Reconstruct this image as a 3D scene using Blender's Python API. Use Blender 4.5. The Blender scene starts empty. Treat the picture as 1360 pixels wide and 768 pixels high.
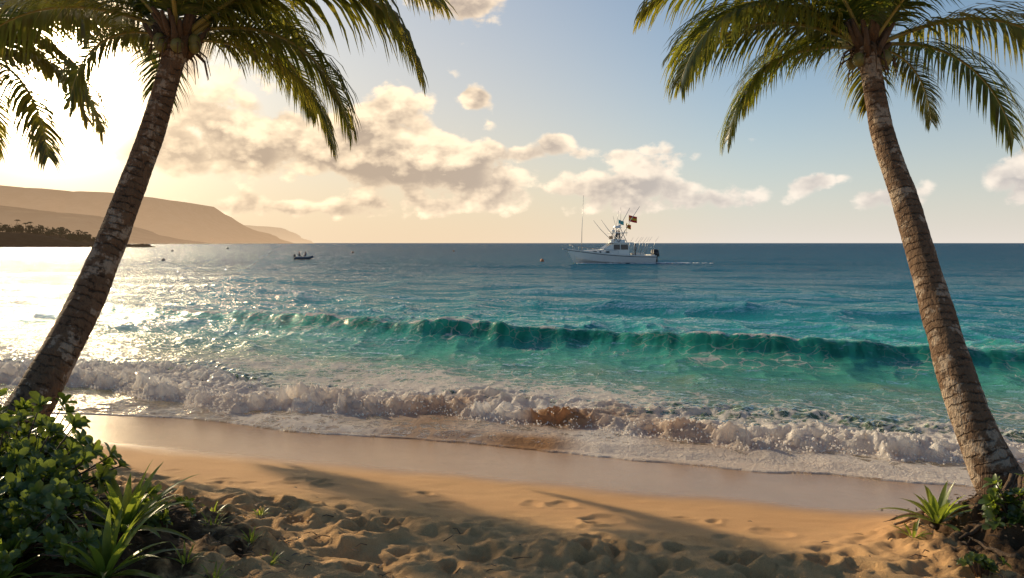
import bpy, math, random
import numpy as np
from mathutils import Vector, Matrix
random.seed(7); np.random.seed(7)
scene = bpy.context.scene
R = math.radians
CAMZ = 3.2

# ------------------------------------------------------------------ helpers
def hash2(ix, iy, seed):
    n = (ix.astype(np.int64)*374761393 + iy.astype(np.int64)*668265263 + seed*1442695041) & 0xFFFFFFFF
    n = ((n ^ (n >> 13))*1274126177) & 0xFFFFFFFF
    n = n ^ (n >> 16)
    return (n & 0xFFFF)/65535.0*2-1
def vn(x, y, seed=0):
    x = np.asarray(x, float); y = np.asarray(y, float)
    xi = np.floor(x); yi = np.floor(y); fx = x-xi; fy = y-yi
    fx = fx*fx*fx*(fx*(fx*6-15)+10); fy = fy*fy*fy*(fy*(fy*6-15)+10)
    a = hash2(xi, yi, seed); b = hash2(xi+1, yi, seed); c = hash2(xi, yi+1, seed); d = hash2(xi+1, yi+1, seed)
    return (a*(1-fx)+b*fx)*(1-fy)+(c*(1-fx)+d*fx)*fy
def fbm(x, y, o=4, seed=0, g=.5):
    t = 0; a = 1.0; s = 0
    for i in range(o):
        t = t+a*vn(x*2**i+i*17.3, y*2**i-i*9.1, seed+i); s += a; a *= g
    return t/s
def sstep(a, b, x):
    t = np.clip((np.asarray(x, float)-a)/(b-a), 0, 1); return t*t*(3-2*t)

def grid_mesh(name, X, Y, Z, attrs=None, smooth=True):
    nr, nc = X.shape
    co = np.stack([X, Y, Z], -1).reshape(-1, 3).astype(np.float32)
    idx = np.arange(nr*nc).reshape(nr, nc)
    q = np.stack([idx[:-1, :-1], idx[:-1, 1:], idx[1:, 1:], idx[1:, :-1]], -1).reshape(-1, 4)
    me = bpy.data.meshes.new(name)
    me.vertices.add(len(co)); me.vertices.foreach_set('co', co.ravel())
    me.loops.add(q.size); me.loops.foreach_set('vertex_index', q.ravel().astype(np.int32))
    me.polygons.add(len(q)); me.polygons.foreach_set('loop_start', np.arange(0, q.size, 4, dtype=np.int32))
    me.polygons.foreach_set('use_smooth', np.full(len(q), smooth))
    me.update(calc_edges=True)
    for k, v in (attrs or {}).items():
        a = me.attributes.new(k, 'FLOAT', 'POINT'); a.data.foreach_set('value', v.ravel().astype(np.float32))
    ob = bpy.data.objects.new(name, me); scene.collection.objects.link(ob)
    return ob

class MB:
    """mesh builder collecting verts, faces, material index and a float tint attribute"""
    def __init__(s): s.v = []; s.f = []; s.m = []; s.t = []
    def vert(s, p, t=0.0): s.v.append((p[0], p[1], p[2])); s.t.append(t); return len(s.v)-1
    def face(s, ids, m=0): s.f.append(tuple(ids)); s.m.append(m)
    def tube(s, pts, rad, seg=8, m=0, t=0.0, cap=True):
        pts = [Vector(p) for p in pts]; n = len(pts)
        if not hasattr(rad, '__len__'): rad = [rad]*n
        prev = None; ref = Vector((0.13, 0.9, 0.31)).normalized()
        for i, p in enumerate(pts):
            T = (pts[min(i+1, n-1)]-pts[max(i-1, 0)]).normalized()
            A = ref-T*ref.dot(T)
            if A.length < .05: A = Vector((1, 0, 0))-T*T.x
            A.normalize(); B = T.cross(A); ref = A
            ring = [s.vert(p+(A*math.cos(2*math.pi*k/seg)+B*math.sin(2*math.pi*k/seg))*rad[i], t) for k in range(seg)]
            if prev:
                for k in range(seg): s.face((prev[k], prev[(k+1) % seg], ring[(k+1) % seg], ring[k]), m)
            elif cap: s.face(ring[::-1], m)
            prev = ring
        if cap: s.face(prev, m)
    def box(s, c, d, m=0, taper=1.0):
        ids = []
        for z in (-1, 1):
            k = 1 if z < 0 else taper
            for x, y in ((-1, -1), (1, -1), (1, 1), (-1, 1)):
                ids.append(s.vert((c[0]+x*d[0]/2*k, c[1]+y*d[1]/2*k, c[2]+z*d[2]/2)))
        for f in ((3, 2, 1, 0), (4, 5, 6, 7), (0, 1, 5, 4), (1, 2, 6, 5), (2, 3, 7, 6), (3, 0, 4, 7)):
            s.face([ids[i] for i in f], m)
    def ball(s, c, r, m=0, seg=10, rings=7, sc=(1, 1, 1), lump=0, t=0.0):
        rr = []
        for i in range(rings+1):
            th = math.pi*i/rings; row = []
            for k in range(seg):
                ph = 2*math.pi*k/seg; q = 1+lump*random.uniform(-1, 1)
                row.append(s.vert((c[0]+r*sc[0]*q*math.sin(th)*math.cos(ph), c[1]+r*sc[1]*q*math.sin(th)*math.sin(ph), c[2]+r*sc[2]*q*math.cos(th)), t))
            rr.append(row)
        for i in range(rings):
            for k in range(seg): s.face((rr[i][k], rr[i+1][k], rr[i+1][(k+1) % seg], rr[i][(k+1) % seg]), m)
    def build(s, name, mats, parent=None, smooth=True, loc=(0, 0, 0)):
        me = bpy.data.meshes.new(name); me.from_pydata(s.v, [], s.f)
        me.polygons.foreach_set('material_index', s.m); me.polygons.foreach_set('use_smooth', [smooth]*len(s.f))
        a = me.attributes.new('tint', 'FLOAT', 'POINT'); a.data.foreach_set('value', s.t)
        for mt in mats: me.materials.append(mt)
        ob = bpy.data.objects.new(name, me); scene.collection.objects.link(ob); ob.location = loc
        if parent: ob.parent = parent
        me.update(); return ob
def empty(name, loc=(0, 0, 0), rot=0):
    e = bpy.data.objects.new(name, None); scene.collection.objects.link(e); e.location = loc; e.rotation_euler = (0, 0, rot); e.empty_display_size = .3
    return e

# node expression wrapper
class S:
    nt = None
    def __init__(s, sock): s.k = sock
    @staticmethod
    def m(op, *a, clamp=False):
        n = S.nt.nodes.new('ShaderNodeMath'); n.operation = op; n.use_clamp = clamp
        for i, x in enumerate(a):
            if isinstance(x, S): S.nt.links.new(x.k, n.inputs[i])
            else: n.inputs[i].default_value = x
        return S(n.outputs[0])
    def __add__(a, b): return S.m('ADD', a, b)
    __radd__ = __add__
    def __sub__(a, b): return S.m('SUBTRACT', a, b)
    def __rsub__(a, b): return S.m('SUBTRACT', b, a)
    def __mul__(a, b): return S.m('MULTIPLY', a, b)
    __rmul__ = __mul__
    def __truediv__(a, b): return S.m('DIVIDE', a, b)
    def __pow__(a, b): return S.m('POWER', a, b)
def node(t, **kw):
    n = S.nt.nodes.new(t)
    for k, v in kw.items():
        if hasattr(n, k): setattr(n, k, v)
    return n
def put(sock, x):
    if isinstance(x, S): S.nt.links.new(x.k, sock)
    elif hasattr(x, 'is_output'): S.nt.links.new(x, sock)
    else:
        if isinstance(x, (tuple, list)) and len(x) == 3 and sock.type == 'RGBA': x = (*x, 1)
        sock.default_value = x
def smooth01(x, a, b):
    n = node('ShaderNodeMapRange'); n.interpolation_type = 'SMOOTHSTEP'
    put(n.inputs['Value'], x); n.inputs['From Min'].default_value = a; n.inputs['From Max'].default_value = b
    return S(n.outputs[0])
def lin(x, a, b, c=0, d=1):
    n = node('ShaderNodeMapRange'); put(n.inputs['Value'], x)
    for k, v in zip(('From Min', 'From Max', 'To Min', 'To Max'), (a, b, c, d)): n.inputs[k].default_value = v
    return S(n.outputs[0])
def mixc(f, a, b, mode='MIX'):
    n = node('ShaderNodeMix'); n.data_type = 'RGBA'; n.blend_type = mode
    put(n.inputs[0], f); put(n.inputs[6], a); put(n.inputs[7], b); return S(n.outputs[2])
def noise(vec, scale, detail=4, rough=.5, dist=0):
    n = node('ShaderNodeTexNoise'); put(n.inputs['Vector'], vec); n.inputs['Scale'].default_value = scale
    n.inputs['Detail'].default_value = detail; n.inputs['Roughness'].default_value = rough; n.inputs['Distortion'].default_value = dist
    return S(n.outputs[0])
def scalev(vec, s):
    n = node('ShaderNodeVectorMath', operation='MULTIPLY'); put(n.inputs[0], vec); n.inputs[1].default_value = s; return S(n.outputs[0])
def addv(vec, s):
    n = node('ShaderNodeVectorMath', operation='ADD'); put(n.inputs[0], vec); put(n.inputs[1], s); return S(n.outputs[0])
def ramp(f, stops):
    n = node('ShaderNodeValToRGB'); put(n.inputs[0], f); e = n.color_ramp.elements
    e[0].position = stops[0][0]; e[0].color = (*stops[0][1], 1); e[1].position = stops[-1][0]; e[1].color = (*stops[-1][1], 1)
    for p, c in stops[1:-1]: q = e.new(p); q.color = (*c, 1)
    return S(n.outputs[0])
def attr(name):
    n = node('ShaderNodeAttribute'); n.attribute_name = name; return S(n.outputs['Fac'])
def bump(h, dist=.02, strength=1.0, normal=None):
    n = node('ShaderNodeBump'); put(n.inputs['Height'], h); n.inputs['Distance'].default_value = dist; n.inputs['Strength'].default_value = strength
    if normal: put(n.inputs['Normal'], normal)
    return S(n.outputs[0])
def newmat(name):
    m = bpy.data.materials.new(name); m.use_nodes = True; m.node_tree.nodes.clear(); S.nt = m.node_tree; return m
def out(sh, vol=None):
    o = node('ShaderNodeOutputMaterial'); put(o.inputs[0], sh)
def princ(col, rough=.6, normal=None, spec=.5, metal=0.0):
    p = node('ShaderNodeBsdfPrincipled'); put(p.inputs['Base Color'], col); put(p.inputs['Roughness'], rough)
    put(p.inputs['Specular IOR Level'], spec); p.inputs['Metallic'].default_value = metal
    if normal: put(p.inputs['Normal'], normal)
    return S(p.outputs[0])
def mixs(f, a, b):
    n = node('ShaderNodeMixShader'); put(n.inputs[0], f); put(n.inputs[1], a); put(n.inputs[2], b); return S(n.outputs[0])
def pos():
    return S(node('ShaderNodeNewGeometry').outputs['Position'])
def objc():
    return S(node('ShaderNodeTexCoord').outputs['Object'])
def sepv(v):
    n = node('ShaderNodeSeparateXYZ'); put(n.inputs[0], v); return S(n.outputs[0]), S(n.outputs[1]), S(n.outputs[2])
def simple(name, col, rough=.5, var=.15, scale=6, spec=.5, metal=0.0, bmp=0.0):
    m = newmat(name); o = objc(); n = noise(o, scale, 3, .6)
    c = mixc(n, tuple(max(0, k*(1-var)) for k in col), tuple(min(1, k*(1+var)) for k in col))
    out(princ(c, rough, bump(n, bmp) if bmp else None, spec, metal)); return m

# ------------------------------------------------------------------ camera
cam = bpy.data.cameras.new('camera'); co = bpy.data.objects.new('camera', cam); scene.collection.objects.link(co)
co.location = (0, 0, CAMZ); co.rotation_euler = (R(90), 0, 0)
cam.lens = 28; cam.sensor_width = 36; cam.shift_y = -0.0449; cam.clip_start = .05; cam.clip_end = 90000
scene.camera = co
scene.view_settings.view_transform = 'Standard'; scene.view_settings.look = 'None'
scene.view_settings.exposure = 0; scene.view_settings.gamma = 1

# ------------------------------------------------------------------ sun + sky
AZ, EL = -48.0, 22.0
sv = Vector((math.sin(R(AZ))*math.cos(R(EL)), math.cos(R(AZ))*math.cos(R(EL)), math.sin(R(EL))))
sl = bpy.data.lights.new('sun', 'SUN'); sl.energy = 5.0; sl.angle = R(.6); sl.color = (1, .80, .52)
so = bpy.data.objects.new('sun', sl); scene.collection.objects.link(so); so.rotation_euler = sv.to_track_quat('Z', 'Y').to_euler()
so.location = (-30, 30, 30)

w = bpy.data.worlds.new('World'); scene.world = w; w.use_nodes = True; S.nt = w.node_tree; S.nt.nodes.clear()
try:
    w.cycles.sampling_method = 'MANUAL'; w.cycles.sample_map_resolution = 512
except Exception: pass
sky = node('ShaderNodeTexSky'); sky.sky_type = 'NISHITA'; sky.sun_disc = False; sky.sun_elevation = R(EL); sky.sun_rotation = R(AZ)
sky.dust_density = 1.0; sky.ozone_density = 1.5
nish = S(sky.outputs[0])
D = S(node('ShaderNodeTexCoord').outputs['Generated'])
dx, dy, dz = sepv(D)
az = S.m('ARCTAN2', dx, dy)*57.29578
el = S.m('ARCSINE', dz)*57.29578
ela = S.m('MAXIMUM', el, 0.0)
GA, GE = -30.0, 10.5
gv = (math.sin(R(GA))*math.cos(R(GE)), math.cos(R(GA))*math.cos(R(GE)), math.sin(R(GE)))
dn = node('ShaderNodeVectorMath', operation='DOT_PRODUCT'); put(dn.inputs[0], D); dn.inputs[1].default_value = gv
gd = S.m('MAXIMUM', S(dn.outputs['Value']), 0.0)
left = smooth01(gd, .66, 1.0)
base = scalev(nish, (.80, 1.05, 1.16))
hz = S.m('EXPONENT', ela*(-1/7.0))
hzcol = mixc(left, (8.6, 7.8, 7.0), (10.6, 7.8, 4.7))
base = mixc(hz*.92, base, hzcol)
hz2 = S.m('EXPONENT', ela*(-1/22.0))*left
base = mixc(hz2*.78, base, (8.4, 6.5, 4.6))
# clouds  (azimuth, elevation, half-width, half-height, amount)
blobs = [(-16.5, 6.9, 10.5, 2.6, 1.3), (-26, 9.4, 7, 3.8, 1.2), (-7.2, 5.8, 4.2, 2.7, 1.2), (-8.3, 10.2, 2.8, 1.6, .9), (-1.4, 4.4, 3.0, 1.6, 1.2), (4.3, 3.9, 3.0, 1.3, .85),
         (9.3, 4.0, 3.6, 1.8, 1.2), (15.8, 2.9, 3.4, 1.3, 1.15), (3.0, 7.5, 1.6, .9, 1.0), (-3.4, 16.4, 3.2, 1.7, 1.15), (32.5, 4.0, 2.4, 1.9, 1.2),
         (25.5, 3.0, 4.0, 1.2, 1.05), (-2.4, 10.4, 1.5, 1.0, 1.0), (20.3, 4.1, 1.8, .9, 1.05), (4, 6.4, 11, .7, .74), (-14, 2.4, 15, .9, .85),
         (-26, 15.5, 9, 3.2, .95), (-65, 8, 22, 4, .8), (70, 7, 22, 3, .7), (150, 9, 40, 4, .7)]
cov = None; vp = None
for a, e, wd, h, am in blobs:
    u = (az-a)*(1/wd); v = (el-e)*(1/h)
    g = S.m('EXPONENT', (u*u+v*v)*-1.0)*am
    cov = g if cov is None else cov+g
    vp = g*v if vp is None else vp+g*v
cov = S.m('MINIMUM', cov, 1.25)
Dv = scalev(D, (1, 1, 1.5))
ntex = node('ShaderNodeTexNoise'); put(ntex.inputs['Vector'], Dv); ntex.inputs['Scale'].default_value = 11; ntex.inputs['Detail'].default_value = 6; ntex.inputs['Roughness'].default_value = .6
n1 = S(ntex.outputs[0])
vin = addv(Dv, scalev(S(ntex.outputs['Color']), (.06, .06, .06)))
vt = node('ShaderNodeTexVoronoi'); vt.feature = 'F1'; put(vt.inputs['Vector'], vin); vt.inputs['Scale'].default_value = 27
vo_ = S(vt.outputs[0])
n3 = noise(addv(Dv, (gv[0]*.012, 0, .018)), 11, 4, .6)
raw = cov+(n1-.5)*2.1+(.42-vo_)*.75-.50
dens = smooth01(raw, 0, .34)
lit = S.m('MAXIMUM', S.m('MINIMUM', (n1-n3)*5.0+(.42-vo_)*.9+.46+vp*.50-(cov-.7)*.12, 1.0), 0.0)
edge = 1-smooth01(raw, .08, .65)
lit = S.m('MINIMUM', lit*.9+edge*.48, 1.0)
ccl = mixc(left, (10.4, 9.2, 7.9), (14.5, 11.2, 7.4))
ccs = mixc(left, (5.5, 5.1, 4.9), (5.2, 3.9, 2.8))
cc = mixc(lit, ccs, ccl)
gl = (gd**60.0)*3.5+(gd**12.0)*.9
glc = node('ShaderNodeVectorMath', operation='SCALE'); glc.inputs[0].default_value = (1, .68, .34); put(glc.inputs['Scale'], gl)
base = addv(base, S(glc.outputs[0]))
skyc = mixc(dens*.92, base, cc)
gl = (gd**900.0)*900.0+(gd**160.0)*10.0
glc = node('ShaderNodeVectorMath', operation='SCALE'); glc.inputs[0].default_value = (1, .76, .45); put(glc.inputs['Scale'], gl)
skyc = addv(skyc, S(glc.outputs[0]))
skyc = mixc(smooth01(el, -1.0, -3.0), skyc, (1.2, 1.6, 1.9))
bg = node('ShaderNodeBackground'); put(bg.inputs[0], skyc); bg.inputs[1].default_value = .1
wo = node('ShaderNodeOutputWorld'); put(wo.inputs[0], S(bg.outputs[0]))

# ------------------------------------------------------------------ terrain functions
def SO(x, y): return .292*x+.956*y-12
def zsand(s):
    return np.interp(s, [-400, -60, -20, -12, -8, -5.5, -3, 0, 3, 8, 20, 60], [9, 3.2, 1.5, 1.2, .95, .68, .32, 0, -.3, -.9, -2.2, -4.5])
def gz(x, y):
    x = np.asarray(x, float); y = np.asarray(y, float); s = SO(x, y)
    z = zsand(s)
    z = z+.46*np.exp(-(((x-4.75)/1.15)**2+((y-6.95)/1.05)**2)**1.3)
    z = z+.20*np.exp(-(((x+4.0)/1.8)**2+((y-6.0)/1.6)**2))
    z = z+.05*vn(x*.35, y*.35, 3)*sstep(-2.5, -5, s)
    return z
def gzf(x, y): return float(gz(x, y))

def axis(a, b, st, growth, far):
    c = list(np.arange(a, b+1e-6, st)); lo = [a]; d = st
    while lo[-1] > -far: d *= growth; lo.append(lo[-1]-d)
    hi = [b]; d = st
    while hi[-1] < far: d *= growth; hi.append(hi[-1]+d)
    return np.array(lo[:0:-1]+c+hi[1:])
xa = axis(-7.5, 7, .03, 1.07, 40000); ya = axis(4.2, 9.5, .026, 1.07, 40000)
X, Y = np.meshgrid(xa, ya); Z = gz(X, Y); s = SO(X, Y)
dry = sstep(-4.0, -5.8, s)
near = dry*sstep(20, 10, np.hypot(X, Y))
Z += near*(.06*fbm(X*1.1, Y*1.4, 4, 5)+.07*fbm(X*2.8, Y*3.2, 3, 15)+.028*fbm(X*9, Y*9, 3, 18))
mnd = np.exp(-(((X-4.4)/1.1)**2+((Y-6.6)/1.0)**2)**1.5)
Z += mnd*(.16*(1-np.abs(fbm(X*4, Y*4, 4, 55))*2)+.05*fbm(X*16, Y*16, 2, 56)-.08)
Z += (.010*fbm(X*.8, Y*2.0, 3, 25)+.004*fbm(X*5, Y*7, 2, 28))*(1-dry)*sstep(-2.0, -3.2, s)
rs = np.random.RandomState(3)
for i in range(680):
    fx = rs.uniform(-5, 6.0); fs = rs.uniform(-9, -5.1); fs = fs if rs.rand() < .84 else rs.uniform(-6, -3.7)
    fy = (fs+12-.292*fx)/.956
    if fy < 3.8: continue
    an = rs.uniform(0, math.pi); a = rs.uniform(.08, .17); b = a*rs.uniform(.5, .85); dp = rs.uniform(.02, .065)*(1 if fs < -5.2 else .42)
    msk = (np.abs(xa-fx) < .6); msy = (np.abs(ya-fy) < .6)
    ix = np.where(msk)[0]; iy = np.where(msy)[0]
    if len(ix) < 2 or len(iy) < 2: continue
    sl_ = np.ix_(iy, ix); xx = X[sl_]-fx; yy = Y[sl_]-fy
    u = (xx*math.cos(an)+yy*math.sin(an))/a; v = (-xx*math.sin(an)+yy*math.cos(an))/b
    r = np.sqrt(u*u+v*v)+.5*vn(xx*7+i, yy*7, i)+.15*vn(xx*22+i, yy*22, i)
    Z[sl_] += -dp*np.exp(-(np.abs(r)**3)*.8)+dp*.5*np.exp(-((r-1.4)/.42)**2)
ground = grid_mesh('beach_sand', X, Y, Z)

m = newmat('sand'); P = pos(); px_, py_, pz_ = sepv(P)
sN = px_*.292+py_*.956-12
wn = noise(P, .6, 2)
wetl = smooth01(sN+(wn-.5)*.9, -3.15, -2.3)
n_f = noise(P, 60, 3, .7); n_m = noise(P, 5, 4, .6); n_l = noise(P, 1.1, 3, .5); grain = noise(P, 330, 1, .6)
dryc = mixc(n_m, (.50, .27, .11), (.74, .455, .205))
dryc = mixc(smooth01(grain, .35, .7)*.45, dryc, (.84, .56, .29))
dryc = mixc(smooth01(grain, .5, .28)*.6, dryc, (.20, .10, .045))
damp = mixc(n_l, (.46, .25, .11), (.58, .34, .155))
damp = mixc(smooth01(n_f, .55, .3)*.25, damp, (.24, .125, .055))
wetc = mixc(n_l, (.28, .15, .065), (.40, .23, .11))
dampf = smooth01(sN+(n_l-.5)*1.6, -5.2, -4.2)
c = mixc(dampf, dryc, damp); c = mixc(wetl, c, wetc)
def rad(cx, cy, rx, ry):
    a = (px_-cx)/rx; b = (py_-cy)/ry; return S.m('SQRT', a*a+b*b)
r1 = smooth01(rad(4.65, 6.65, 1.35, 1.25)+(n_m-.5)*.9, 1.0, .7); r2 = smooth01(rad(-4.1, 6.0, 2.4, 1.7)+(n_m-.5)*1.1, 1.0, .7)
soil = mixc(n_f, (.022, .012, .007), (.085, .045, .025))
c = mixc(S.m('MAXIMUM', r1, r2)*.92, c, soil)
rough = mixc(wetl, (.85, .85, .85), mixc(n_m, (.10,)*3, (.24,)*3))
hgt = n_m*.5+n_f*.3+grain*.14
bd = node('ShaderNodeBump'); put(bd.inputs['Height'], hgt); bd.inputs['Distance'].default_value = .06; put(bd.inputs['Strength'], 1-dampf*.75-wetl*.15)
out(princ(c, rough, S(bd.outputs[0]), lin(wetl, 0, 1, .15, .65)))
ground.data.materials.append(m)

# ------------------------------------------------------------------ sea
ua = axis(-15.5, 5.5, .034, 1.02, 45000)
sl1 = list(np.arange(-1.6, 4.6, .03)); d = .03; v = sl1[-1]
while v < 45000:
    d *= 1.0 if (d > .07 and v < 13) else 1.020
    v += d; sl1.append(v)
sa = np.array(sl1)
U, SS = np.meshgrid(ua, sa)
dU = np.gradient(ua)[None, :]+0*SS; dS = np.gradient(sa)[:, None]+0*U; sp = np.maximum(dU, dS*.8)
def wl(L): return np.clip(L/(3.0*sp)-1, 0, 1)
h = np.zeros_like(U)
off = sstep(3, 16, SS)
deep = sstep(14, 30, SS)
for L, A, ang, ph in [(13, .085, 4, 0), (9, .06, -9, 1.3), (6.3, .05, 12, 2.2), (21, .09, -3, 4)]:
    a = R(ang); w_ = 2*math.pi/L*(SS*math.cos(a)+U*math.sin(a))+ph+2.4*vn(U*.05, SS*.08, 9)+.8*vn(U*.2, SS*.2, 19)
    c_ = np.sin(w_); h += deep*wl(L)*A*(c_+.35*(c_*c_-.5))*(.6+.8*vn(U*.06, SS*.06, int(L)))
for L, A, st, sd in [(4, .12, .55, 1), (2.0, .115, .6, 2), (1.0, .08, .65, 3), (.5, .038, .75, 4), (.28, .016, .8, 5)]:
    h += wl(L)*A*(.32+.68*off)*(1-2*np.abs(vn(U/L*st+SS/L*.2, SS/L, sd))**.8+.3)
# main swell wave
sc = 11.0+.33*np.log1p(np.exp(np.clip(-(U+9.5), -30, 30)))+.6*vn(U*.2, U*0+2, 41)+.22*vn(U*.7, U*0, 42)+.06*vn(U*2.3, U*0, 45)
A = (.60*np.exp(-((U+5)/19.0)**2)+.10)*(1+.20*vn(U*.25, U*0+5, 43)+.09*vn(U*1.1, U*0+5, 46)+.04*vn(U*3.1, U*0, 47))*np.where(U < -14, np.exp(-((U+14)/13)**2*.5), 1)
A = np.maximum(A, .06)
q = SS-sc
prof = np.where(q < 0, np.exp(-(np.abs(q)/.72)**1.6), np.exp(-(np.maximum(q, 0)/2.4)**1.5))
wv = A*prof
h = h*(1-.45*np.exp(-((q+.3)/.7)**2))
h += wv+.025*prof*vn(U*1.8, SS*1.8, 44)+.02*prof*vn(U*4.5, SS*3.0, 48)+.010*prof*vn(U*9, SS*7, 49)
h -= .08*A*np.exp(-((q+2.0)/1.2)**2)
for s0, a0, sd in [(16.5, .13, 50), (24, .30, 51), (33, .2, 54), (41, .32, 52), (66, .36, 53)]:
    q2 = SS-s0-1.8*vn(U*.06, U*0, sd)-.35*np.maximum(-U-12, 0)*.4-.4*vn(U*.3, U*0, sd+20)
    h += a0*np.clip(.5+.8*vn(U*.09, U*0+8, sd+5), 0, 2)*np.where(q2 < 0, np.exp(-(np.abs(q2)/1.2)**1.7), np.exp(-(np.maximum(q2, 0)/4.)**1.5))*wl(4)
# shore bore
right = sstep(-6.5, -2.5, U)
fr = 1.0+.42*vn(U*.28, U*0, 61)+.24*vn(U*.9, U*0, 62)+.13*vn(U*2.6, U*0, 63)+.05*vn(U*7, U*0, 65)+.5*sstep(-9, -14, U)
qb = SS-fr
Hb = (.29-.10*right)*(1+.35*vn(U*.5, U*0, 64)+.25*vn(U*1.6, U*0, 68))
bp = np.where(qb < 0, 0, sstep(0, .38, qb))*np.where(qb > .3, np.exp(-(np.maximum(qb-.3, 0)/(1.3-.35*right))**1.3), 1)
def bil(f, sd): return 1-np.abs(vn(U*f+.3*vn(U*f*2, SS*f*2, sd+5), SS*f, sd))
lump = bil(2.4, 71)*.44+bil(5.0, 72)*.31+bil(10, 73)*.17+bil(18, 74)*.08
h += Hb*bp*np.clip(.25+2.2*(lump-.45), .1, 1.9)
q3 = SS-(fr+1.9+.5*vn(U*.4, U*0, 66)); bp3 = np.where(q3 < 0, sstep(-.35, 0, q3), np.exp(-(np.maximum(q3, 0)/.8)**1.4))
A3 = .17*(1-right*.55)*sstep(-.5, .4, vn(U*.25, U*0+3, 67)+.2*(1-right))
h += A3*bp3*np.clip(.15+2.2*(lump-.45), 0, 2)
# swash edge
edge_s = -.15+.42*vn(U*.30, U*0, 81)+.15*vn(U*1.1, U*0, 82)+.03*vn(U*4, U*0, 83)-.45*right
film = zsand(SS)+.012*sstep(0, .06, SS-edge_s)+.012
zw = np.where(SS < edge_s, zsand(SS)-.06, np.maximum(film, h*sstep(0, .5, SS-edge_s)))
zw = np.where(SS > 4, h, zw)
lean = .32*wv*np.exp(-(q/.6)**2)+.30*Hb*bp*(lump-.5)*4*np.exp(-(qb/.6)**2)
SD = SS-lean; UD = U+.07*bp*vn(U*6, SS*6, 77)
XW = .956*UD+.292*(SD+12); YW = -.292*UD+.956*(SD+12)
# foam attribute
foam = np.zeros_like(U)
foam = np.maximum(foam, sstep(-.08, .03, qb)*np.exp(-np.maximum(qb-1.1+.2*right, 0)/(1.4-.5*right))*1.0)
foam = np.maximum(foam, (.62-.04*right)*sstep(10.5, 3.0, SS)*(.58+.6*vn(U*.25, SS*.5, 91))*sstep(0, .3, SS-edge_s))
foam = np.maximum(foam, .95*A3/.17*np.clip(bp3*1.2, 0, 1))
ed = SS-edge_s
foam = np.maximum(foam, np.exp(-((ed-.03)/.05)**2)*(.6+.35*vn(U*1.5, U*0, 92)))
foam = np.maximum(foam, (.34+.34*right)*sstep(0, .1, ed)*sstep(1.2, .4, ed-.3*right))
crest = np.exp(-((q-.02)/.15)**2)*sstep(.22, .5, vn(U*.55, U*0+1, 93)+.35*vn(U*3, U*0, 94))
foam = np.maximum(foam, crest*.9)
back = .40*np.exp(-((q-.9)/1.1)**2)*(.6+.6*vn(U*.6, SS*.6, 95))
foam = np.maximum(foam, back)
foam = np.maximum(foam, .36*np.exp(-((q+1.2)/.8)**2)*(.5+.8*vn(U*.8, SS*.8, 97)))
brown = .9*np.exp(-((U+3.2)/3.6)**2)*sstep(2.6, .2, qb)*(.5+.9*vn(U*.9, SS*1.2, 96))+.12*np.exp(-(qb/.25)**2)
sea = grid_mesh('sea_water', XW, YW, zw, {'foam': foam, 'sdist': SS, 'face': np.exp(-((q+.30)/.55)**2)*np.clip(A*1.2, 0, .6)/.6, 'brown': np.clip(brown, 0, 1)})

m = newmat('sea'); P = pos(); px_, py_, pz_ = sepv(P); sd = attr('sdist'); fo = attr('foam'); fc = attr('face'); br = attr('brown')
sdc = S.m('MAXIMUM', sd, 0.0); fac = sdc/(sdc+20.0)
us = px_*.956-py_*.292
cv = node('ShaderNodeCombineXYZ'); put(cv.inputs[0], us); put(cv.inputs[1], sd); W = S(cv.outputs[0])
nA = noise(scalev(W, (.4, 1, 1)), .12, 4, .6); nB = noise(scalev(W, (3, .6, 1)), .8, 3, .6)
facn = fac+(nA-.5)*.24*smooth01(fac, .1, .5)
col = ramp(facn, [(0, (.42, .28, .14)), (.06, (.33, .32, .19)), (.16, (.20, .34, .22)), (.30, (.07, .31, .22)), (.45, (.018, .22, .21)), (.60, (.009, .145, .18)), (.80, (.006, .088, .145)), (1.0, (.007, .058, .11))])
warm_glare = smooth01(px_/S.m('MAXIMUM', py_, 1.0), -.05, -.6)
col = mixc(warm_glare*.55*smooth01(fac, .75, .2), col, (.26, .20, .12))  # golden sun glare on the left-hand water mixed into its colour
col = mixc(fc*.9, col, mixc(smooth01(nB, .35, .65), (.004, .20, .155), (.06, .58, .41)))
patch = smooth01(noise(W, .45, 3, .6, .8), .5, .68)*smooth01(fac, .36, .2)*smooth01(fac, .03, .1)
col = mixc(patch*.45, col, (.26, .25, .08))
sx = scalev(W, (.6, 1, 1))
r1 = noise(sx, 5.0, 3, .6, .3); r2 = noise(sx, 1.3, 4, .62, .2); r3 = noise(scalev(W, (.75, 1, 1)), .26, 4, .65)
calm = smooth01(sd, .6, 9.0)*.45+.55
b1 = node('ShaderNodeBump'); put(b1.inputs['Height'], r1); b1.inputs['Distance'].default_value = .13; put(b1.inputs['Strength'], calm*(1-smooth01(sd, 60, 300)*.7))
b2 = node('ShaderNodeBump'); put(b2.inputs['Height'], r2); b2.inputs['Distance'].default_value = .65; put(b2.inputs['Strength'], smooth01(sd, 2, 26)*.85+.15); put(b2.inputs['Normal'], S(b1.outputs[0]))
b3 = node('ShaderNodeBump'); put(b3.inputs['Height'], r3); b3.inputs['Distance'].default_value = 3.6; put(b3.inputs['Strength'], smooth01(sd, 25, 100)); put(b3.inputs['Normal'], S(b2.outputs[0]))
NW = S(b3.outputs[0])
fz = node('ShaderNodeFresnel'); fz.inputs[0].default_value = 1.33; put(fz.inputs[1], NW)
F = S.m('MINIMUM', S(fz.outputs[0]), .72)*lin(smooth01(sd, 10, 120), 0, 1, 1.0, .50)
F = F*(1-fc*.45)
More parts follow.
